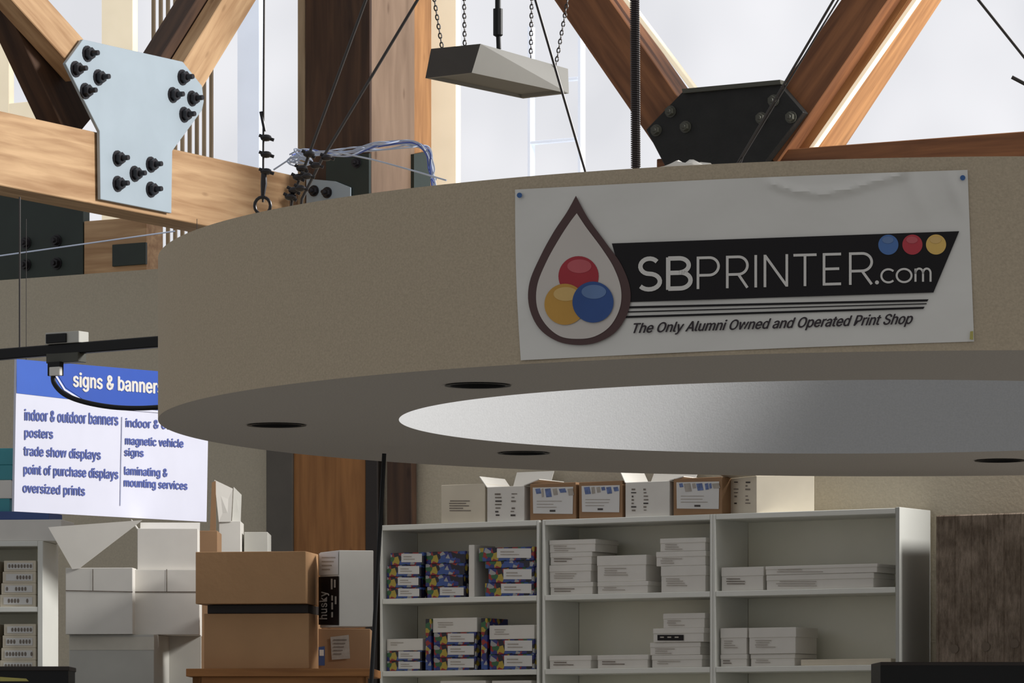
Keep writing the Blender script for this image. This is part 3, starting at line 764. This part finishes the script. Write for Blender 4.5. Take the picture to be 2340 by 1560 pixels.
def crate(name,x0,x1,yt,yb,mat,label,z=None,depth=.24,off=-.02,lab=None,labm='text',grp=None,cat='box',plane=PS,h=None,flaps=None,tape=False,lid=False):
    zb=z if z is not None else plane.pt((x0+x1)/2,yb,off).z
    hh=(yb-yt)/F*plane.pt((x0+x1)/2,yb,off).y
    o=cub(name,plane,x0,x1,yt,yb,depth,M[mat],off=off,zb=zb,zt=zb+(h or hh)); top(o,label,cat,grp)
    ybx=HY-(zb-CZ)/plane.pt((x0+x1)/2,0,off).y*F
    ytx=HY-(zb+hh-CZ)/plane.pt((x0+x1)/2,0,off).y*F
    if lab:
        l0,l1,t0,t1=lab; label_print(plane,x0+(x1-x0)*l0,x0+(x1-x0)*l1,ytx+(ybx-ytx)*t0,ytx+(ybx-ytx)*t1,labm,off+(.003 if lid else .001),o)
    if lid:
        cub('lid',plane,x0-1,x1+1,ytx,ytx+(ybx-ytx)*.38,depth+.006,M[mat],off=off+.003,parent=o)
    if tape:
        decal(plane,x0,x1,ytx+(ybx-ytx)*.02,ytx+(ybx-ytx)*.14,M['whitet'],off+.0018,o,'tape')
    if flaps:
        a=plane.pt(x0,0,off); b=plane.pt(x1,0,off); a.z=b.z=zb+hh; dirr=(b-a).normalized(); bk=-plane.n*depth
        for kind,ang,ln in flaps:
            if kind=='front': p,q_,o_=a,b,plane.n
            elif kind=='back': p,q_,o_=a+bk,b+bk,-plane.n
            elif kind=='left': p,q_,o_=a,a+bk,-dirr
            else: p,q_,o_=b,b+bk,dirr
            w_=(o_*math.cos(ang)+Z*math.sin(ang))*ln; n_=w_.cross(q_-p).normalized()*.004
            vs=[p,q_,q_+w_,p+w_]; vs+=[v+n_ for v in vs]
            finish('flap',vs,[[0,1,2,3],[7,6,5,4],[0,4,5,1],[1,5,6,2],[2,6,7,3],[3,7,4,0]],M[mat],parent=o)
    return o
zt0=zS[0]
g='cartons on top of the shelving'
crate('carton',1008,1108,1105,1193,'cream','cream cardboard carton with small printed label on the shelving',zt0,grp=g,cat='carton',lab=(.18,.7,.42,.72),labm='text')
crate('carton',1113,1198,1110,1190,'white','white printed carton with open flaps on the shelving',zt0,grp=g,cat='carton',lab=(.1,.95,.2,.95),labm='dense',flaps=[('back',1.1,.1),('left',.9,.07),('right',.3,.09)])
kl='brown carton with white and blue label on the shelving'
for x0,x1,y0,y1 in ((1211,1316,1103,1187),(1323,1422,1099,1183),(1539,1650,1090,1175)):
    crate('carton',x0,x1,y0,y1,'kraft2',kl,zt0,grp=g,cat='carton',lab=(.06,.94,.1,.84),labm='kraft')
crate('carton',1429,1530,1100,1180,'white','white printed carton with open flaps on the shelving',zt0,grp=g,cat='carton',lab=(.06,.6,.2,.95),labm='dense',flaps=[('back',.95,.11),('left',1.1,.08),('right',.2,.08)])
kp=upt(1728,0)
A0=Vector((kp.x,kp.y,0)); d1_=Vector((math.cos(math.radians(-6)),math.sin(math.radians(-6)),0)); d2_=Vector((-.5,.866,0))
w1_=.277; w2_=.25
zb=zt0; zt=zt0+.176
pts=[A0,A0+d1_*w1_,A0+d1_*w1_+d2_*w2_,A0+d2_*w2_]
vs=[p+Z*zb for p in pts]+[p+Z*zt for p in pts]
vs2,fs2=bevel(vs,[[0,1,5,4],[1,2,6,5],[2,3,7,6],[3,0,4,7],[4,5,6,7],[3,2,1,0]],.002)
o=finish('carton',vs2,fs2,M['cream']); top(o,'cream carton with open flaps turned at an angle on the shelving','carton',g)
Pl=Plane((A0.x,A0.y),(d2_.x,d2_.y)); label_print(Pl,1670,1722,1100,1160,'dense',.001,o)
for p,q_,o_,ang,ln in ((vs[7],vs[4],Vector((-.9,-.5,0)),.35,.06),(vs[6],vs[7],d2_,1.3,.05)):
    w_=(o_.normalized()*math.cos(ang)+Z*math.sin(ang))*ln; n_=w_.cross(q_-p).normalized()*.004
    f=[p,q_,q_+w_,p+w_]; f+=[v+n_ for v in f]
    finish('flap',f,[[0,1,2,3],[7,6,5,4],[0,4,5,1],[1,5,6,2],[2,6,7,3],[3,7,4,0]],M['cream'],parent=o)
# reams
gr_='paper reams stacked on the shelves'
def ream(x0,x1,yt,yb,z,off=-.03,white=False,depth=.2,vert=False,mix=False):
    return crate('paper_ream',x0,x1,yt,yb,'ream' if not white else 'white',('paper ream in blue, red and green wrapper' if mix else 'colourfully wrapped paper ream with white label') if not white else 'white paper ream box with printed label',z,depth=depth,off=off,grp=gr_,cat='paper ream',
       lab=None if (vert or mix) else ((.33,.95,.08,.78) if not white else (.1,.5,.3,.7)),labm='ream' if not white else 'faint')
def stack(x0s,zsh,hs,off=-.03,whites=(),mixs=()):
    z=zsh+.0005
    for i,((x0,x1),h) in enumerate(zip(x0s,hs)):
        ream(x0,x1,1000,1000+h,z,off,white=i in whites,mix=i in mixs); z+=h/F*PS.pt((x0+x1)/2,0,off).y+.0006
stack([(884,962),(884,960),(884,962),(892,968)],zS[1],[25,25,26,28])
stack([(976,1064),(972,1058),(972,1062),(974,1064)],zS[1],[26,26,26,27],off=-.05,mixs=(1,2,3))
ream(1071,1084,1243,1362,zS[1]+.0005,vert=True,off=-.02,white=True)
stack([(1108,1220),(1116,1220),(1108,1220),(1094,1220)],zS[1],[31,33,16,31],off=-.03,mixs=(2,))
stack([(884,964),(884,964),(884,966)],zS[2],[23,23,27],whites=(2,))
ream(972,985,1410,1528,zS[2]+.0005,vert=True,off=-.02)
stack([(991,1088),(991,1088),(991,1088),(989,1090)],zS[2],[29,29,28,33],whites=(3,))
ream(1099,1113,1410,1528,zS[2]+.0005,vert=True,off=-.02)
stack([(1118,1221),(1120,1221),(1118,1221)],zS[2],[35,34,32],whites=(2,))
# white boxes
gw='white paper boxes on the shelves'
def wstack(items,zsh,label='white cardboard paper box with faint print'):
    z=zsh+.0005
    for it in items:
        x0,x1,h=it[:3]; off=it[3] if len(it)>3 else -.03; mt=it[4] if len(it)>4 else 'faint'
        crate('paper_box',x0,x1,1000,1000+h,'white',label,z,grp=gw,cat='paper box',off=off,lab=(.08,.6,.48,.88) if h<40 else (.1,.7,.48,.8),labm=mt,lid=True,depth=.22)
        z+=h/F*PS.pt((x0+x1)/2,0,off).y+.0006
wstack([(1258,1354,28,-.03,'text'),(1256,1350,40,-.03),(1258,1352,28,-.03,'text'),(1256,1360,29)],zS[1])
wstack([(1366,1480,27,-.02),(1365,1476,60,-.03)],zS[1])
wstack([(1511,1612,60),(1500,1612,33),(1509,1612,30)],zS[1])
wstack([(1256,1350,30,-.02,'text')],zS[2]); wstack([(1366,1480,30,-.02,'text')],zS[2])
wstack([(1490,1604,28),(1486,1600,29),(1493,1608,32,-.02,'black'),(1516,1610,34,-.05)],zS[2])
wstack([(1649,1744,54,-.03,'text')],zS[1]); wstack([(1752,1996,34,-.02),(1750,2004,20,-.015)],zS[1])
wstack([(1647,1706,28,-.03,'text'),(1647,1706,60,-.03)],zS[2])
wstack([(1716,1816,28,-.04),(1712,1818,60,-.03)],zS[2])
crate('papers',1830,2036,1000,1014,'cream','thin stack of cream sheets lying on the shelf',zS[2]+.0005,cat='paper',depth=.25)
for x0,x1 in ((1006,1110),(1124,1214)):
    crate('carton',x0,x1,1548,1692,'white','white carton with black print on the lower shelf',zS[3]+.001,grp='cartons on the lower shelf',cat='carton',lab=(.05,.95,.05,.3),labm='black')

# board-formed pillar + black box
PP=PS.shift(-.02)
cp=cub('concrete_pillar',PP,2138,2700,1168,1900,.3,M['conc'],off=0,zb=0,bev=.006,grain=(U,V,Z)); top(cp,'board-formed brown grey concrete block beside the shelving','pillar')
for x,y in ((2180,1482),(2252,1477),(2318,1470)):
    q=Print(PP.pt); q.circle(x,y,10,.004,M['plug']); q.build('tie_plug',cp)
PBx=Plane(atd(2012,1540,19.0)[:2],(1,0.02))
bx=cub('black_cabinet',PBx,2012,2600,1513,2400,.4,M['blk2'],zb=0); top(bx,'black cabinet top standing before the concrete block','cabinet')
cub('edge_strip',PBx,2012,2600,1512,1520,.4,M['vdark'],off=.004,parent=bx)
pp=tube('black_pole',[atd(878,1036,17.6),atd(846,1600,17.6),Vector((atd(840,1700,17.6).x-.05,17.6,0))],.009,M['blk2']); top(pp,'thin black pole standing under the canopy edge','pole')

# ---------------------------------------------------------------- cartons beside the shelving
def fp(x,d,ang=0): return Plane(atd(x,0,d)[:2],(math.cos(math.radians(ang)),math.sin(math.radians(ang))))
g='cartons stacked beside the shelving'
PTb=fp(425,19.6,-2)
tbz=PTb.pt(640,1527).z
tb=empty('wooden_table',(PTb.pt(640,1527).x,19.9,0))
cub('table_top',PTb,425,852,1527,1545,.55,M['wood_door'],parent=tb,grain='h'); cub('apron',PTb,440,840,1545,1575,.03,M['wood_door'],off=-.03,parent=tb,grain='h')
for x in (440,815):
    for oo in (-.03,-.48): cub('leg',PTb,x,x+22,1545,1700,.045,M['wood_door'],off=oo,zb=0,parent=tb,grain='v')
top(tb,'orange timber table carrying stacked brown cartons','table')
Pk=fp(465,19.7,-7)
low=crate('carton',466,706,1400,1526,'kraft','brown cardboard carton on the timber table',tbz+.001,plane=Pk,off=0,depth=.34,grp=g,cat='carton')
zl=tbz+.001+126/F*Pk.pt(590,0).y
tray=crate('flat_box',474,704,1380,1400,'vdark','flat black box between two brown cartons',zl+.001,plane=Pk,off=-.02,depth=.3,cat='box')
zl2=zl+.002+20/F*19.7
up=crate('carton',447,699,1258,1377,'kraft','brown cardboard carton stacked on top with lit side',zl2+.001,plane=fp(447,19.65,-8),off=0,depth=.30,grp=g,cat='carton')
lc=crate('carton',726,846,1432,1526,'kraft2','dark brown carton with taped labels on the timber table',tbz+.001,plane=fp(724,19.9,0),off=0,depth=.28,grp=g,cat='carton')
P0_=fp(724,19.9,0)
q=Print(P0_.pt); q.poly([(755,1455),(797,1450),(800,1504),(758,1507)],.003,M['inkl']); q.poly([(728,1478),(742,1476),(742,1520),(728,1520)],.003,M['bluel'])
for k in range(5): q.rect(762,1460+k*8,792-k*3,1463+k*8,.004,M['ink'])
q.rect(730,1484,740,1498,.004,M['lab']); q.build('label',lc)
hz=tbz+.001+94/F*19.9
kx=atd(775,0,19.6); a1=math.radians(10)
D1=Vector((math.cos(a1),math.sin(a1),0)); D2=Vector((-math.sin(math.radians(24)),math.cos(math.radians(24)),0))
A0=Vector((kx.x,kx.y,0)); pts=[A0,A0+D1*.155,A0+D1*.155+D2*.235,A0+D2*.235]
ztp=hz+.001+174/F*19.6
vs=[p+Z*(hz+.001) for p in pts]+[p+Z*ztp for p in pts]
vs2,fs2=bevel(vs,[[0,1,5,4],[1,2,6,5],[2,3,7,6],[3,0,4,7],[4,5,6,7],[3,2,1,0]],.002)
hb=finish('product_box',vs2,fs2,M['white']); top(hb,'white product box with black printed end standing on a carton','box')
Pe=Plane((A0.x,A0.y),(D2.x,D2.y))
q=Print(Pe.pt)
q.poly([(729,1264),(773,1260),(773,1312),(729,1314)],.003,M['lab']); q.poly([(728,1318),(774,1316),(774,1428),(728,1427)],.003,M['pblack'])
for k in range(4): q.rect(735,1272+k*9,766-k*4,1275+k*9,.004,M['inkl'])
q.text('husky',[(730,1414),(730,1352),(752,1350),(752,1414)],.006,M['pwhite'],bold=.5,space=1.06)
for xx,ya,yb_ in ((756,1322,1346),(763,1324,1342),(757,1360,1372),(757,1376,1392),(765,1362,1380),(757,1398,1410)): q.rect(xx,ya,xx+4,yb_,.006,M['inkl'])
q.build('printed_end',hb)
ctr=cub('storage_counter',fp(100,19.9,0),112,415,1700,1900,.8,M['grey'],zb=0); top(ctr,'grey storage counter carrying stacked cartons','counter')
cz=fp(100,19.9,0).pt(150,1700).z
Pq=fp(158,20.0,-10)
cb_=crate('carton',158,352,1450,1700,'grey','large grey cardboard carton at the bottom of the stack',cz+.001,plane=Pq,off=0,depth=.4,grp=g,cat='carton',tape=True)
crate('carton',384,460,1452,1700,'grey','tall pale cardboard carton under the white cartons',cz+.001,plane=fp(384,20.2,4),off=0,depth=.35,grp=g,cat='carton')
z1=cz+.001+250/F*Pq.pt(255,0).y
Pw1=fp(150,19.95,-4)
w1=crate('carton',150,303,1298,1450,'white','white cardboard carton with open flaps stacked on grey carton',z1+.001,plane=Pw1,off=0,depth=.3,grp=g,cat='carton')
dv=Print(Pw1.pt); dv.line([(150,1349),(303,1352)],2.5,.002,M['ink']); dv.line([(212,1300),(212,1350)],2,.002,M['ink']); dv.build('board_seam',w1)
fpv=[Pw1.pt(165,1300,.01),Pw1.pt(110,1204,.08),Pw1.pt(325,1188,-.02),Pw1.pt(180,1299,.005)]
vs=fpv+[v-Pw1.n*.006 for v in fpv]
finish('flap',vs,[[0,1,2,3],[7,6,5,4],[0,4,5,1],[1,5,6,2],[2,6,7,3],[3,7,4,0]],M['white'],parent=w1)
Pw2=fp(306,20.0,2)
w2=crate('carton',307,456,1300,1449,'white','white cardboard carton beside another in the stack',z1+.001,plane=Pw2,off=0,depth=.3,grp=g,cat='carton')
dv=Print(Pw2.pt); dv.line([(307,1352),(456,1352)],2.5,.002,M['ink']); dv.line([(381,1300),(381,1352)],2,.002,M['ink']); dv.build('board_seam',w2)
w3=crate('carton',314,452,1205,1299,'white','white cardboard carton on top of the stack',z1+.001+149/F*20.0+.001,plane=Pw2,off=-.03,depth=.25,grp=g,cat='carton',flaps=[('back',1.0,.05),('left',1.0,.05)])
def flapq(pts,plane,par_,mat):
    f=[plane.pt(*p) for p in pts]; vs=f+[v-plane.n*.005 for v in f]
    finish('flap',vs,[[0,1,2,3],[7,6,5,4],[0,4,5,1],[1,5,6,2],[2,6,7,3],[3,7,4,0]],M[mat],parent=par_)
Pbk=fp(500,21.5,0)
bc=crate('carton',500,550,1190,1600,'white','tall open carton with upright flaps behind the brown carton',None,plane=Pbk,off=0,depth=.25,grp=g,cat='carton')
flapq([(500,1192,.01),(490,1096,.03),(532,1116,.0),(528,1192,.005)],Pbk,bc,'white'); flapq([(530,1192,-.05),(534,1112,-.06),(552,1130,-.1),(550,1192,-.08)],Pbk,bc,'grey')
flapq([(478,1250,.02),(484,1102,.03),(493,1098,.03),(494,1250,.02)],Pbk,bc,'kraft2')
crate('carton',452,497,1212,1600,'kraft2','brown carton behind the stacked boxes',None,plane=fp(452,20.9,0),off=0,depth=.3,grp=g,cat='carton')
crate('carton',558,612,1215,1600,'grey','grey carton behind the stacked boxes',None,plane=fp(552,21.6,0),off=0,depth=.3,grp=g,cat='carton')
# small white bookcase
Pl_=fp(0,20.6,-6)
e=empty('bookcase',(Pl_.pt(40,0).x,20.7,0))
zz=[Pl_.pt(40,y).z for y in (1236,1386,1534,1690)]
cub('side_panel',Pl_,86,98,1236,1900,.35,M['shelf'],zb=0,zt=zz[0],parent=e); cub('side_panel',Pl_,-262,-250,1236,1900,.35,M['shelf'],zb=0,zt=zz[0],parent=e)
for z in zz: 
    a=Pl_.pt(-250,0,-.001);b=Pl_.pt(86,0,-.001); box3('shelf_board',a,b,z-.024,z,-Pl_.n*.34,M['shelf'],e)
a=Pl_.pt(-250,0,-.34);b=Pl_.pt(86,0,-.34); box3('back_panel',a,b,0,zz[0]-.002,-Pl_.n*.01,M['shelf_in'],e)
top(e,'white bookcase holding small printed boxes','bookcase')
for zi,hs in ((1,(28,26,26,25)),(2,(26,28,28,26))):
    z=zz[zi]+.0005
    for i,h in enumerate(hs):
        for xa,xb in ((i*3,82),(-100,-6)):
            crate('paper_box',xa,xb,1000,1000+h,'cream','small cream box with brown printed label in the bookcase',z,plane=Pl_,off=-.03,depth=.2,grp='small boxes in the bookcase',cat='paper box',lab=(.1,.9,.2,.8),labm='orn')
        z+=h/F*20.6+.0006
crate('flat_box',-60,140,1185,1234,'white','flat white box lying on the bookcase',zz[0]+.001,plane=Pl_,off=-.02,depth=.3)
crate('flat_box',-60,112,1165,1184,'bluel','flat blue box lying on a white box',zz[0]+.0015+49/F*20.6,plane=Pl_,off=-.03,depth=.3)
z=zz[0]+.002+68/F*20.6
for x1,h,m in ((22,30,'teal'),(26,42,'white'),(28,34,'teal'),(30,38,'teal')):
    crate('flat_box',-60,x1,1000,1000+h,m,'small %s box stacked on the bookcase'%('teal' if m=='teal' else 'white'),z,plane=Pl_,off=-.06,depth=.25,grp='small boxes stacked on the bookcase'); z+=h/F*20.6+.001
bn=cub('black_crate',fp(0,19.2,0),-80,156,1524,1700,.3,M['blk2'],zb=0); top(bn,'black plastic crate with yellow edge detail','crate')
pz=Print(fp(0,19.2,0).pt); pz.poly([(0,1546),(60,1550),(66,1556),(0,1556)],.002,M['tape']); pz.build('yellow_stripe',bn)
cub('rim',fp(0,19.2,0),-82,158,1522,1532,.31,M['vdark'],off=.005,parent=bn)
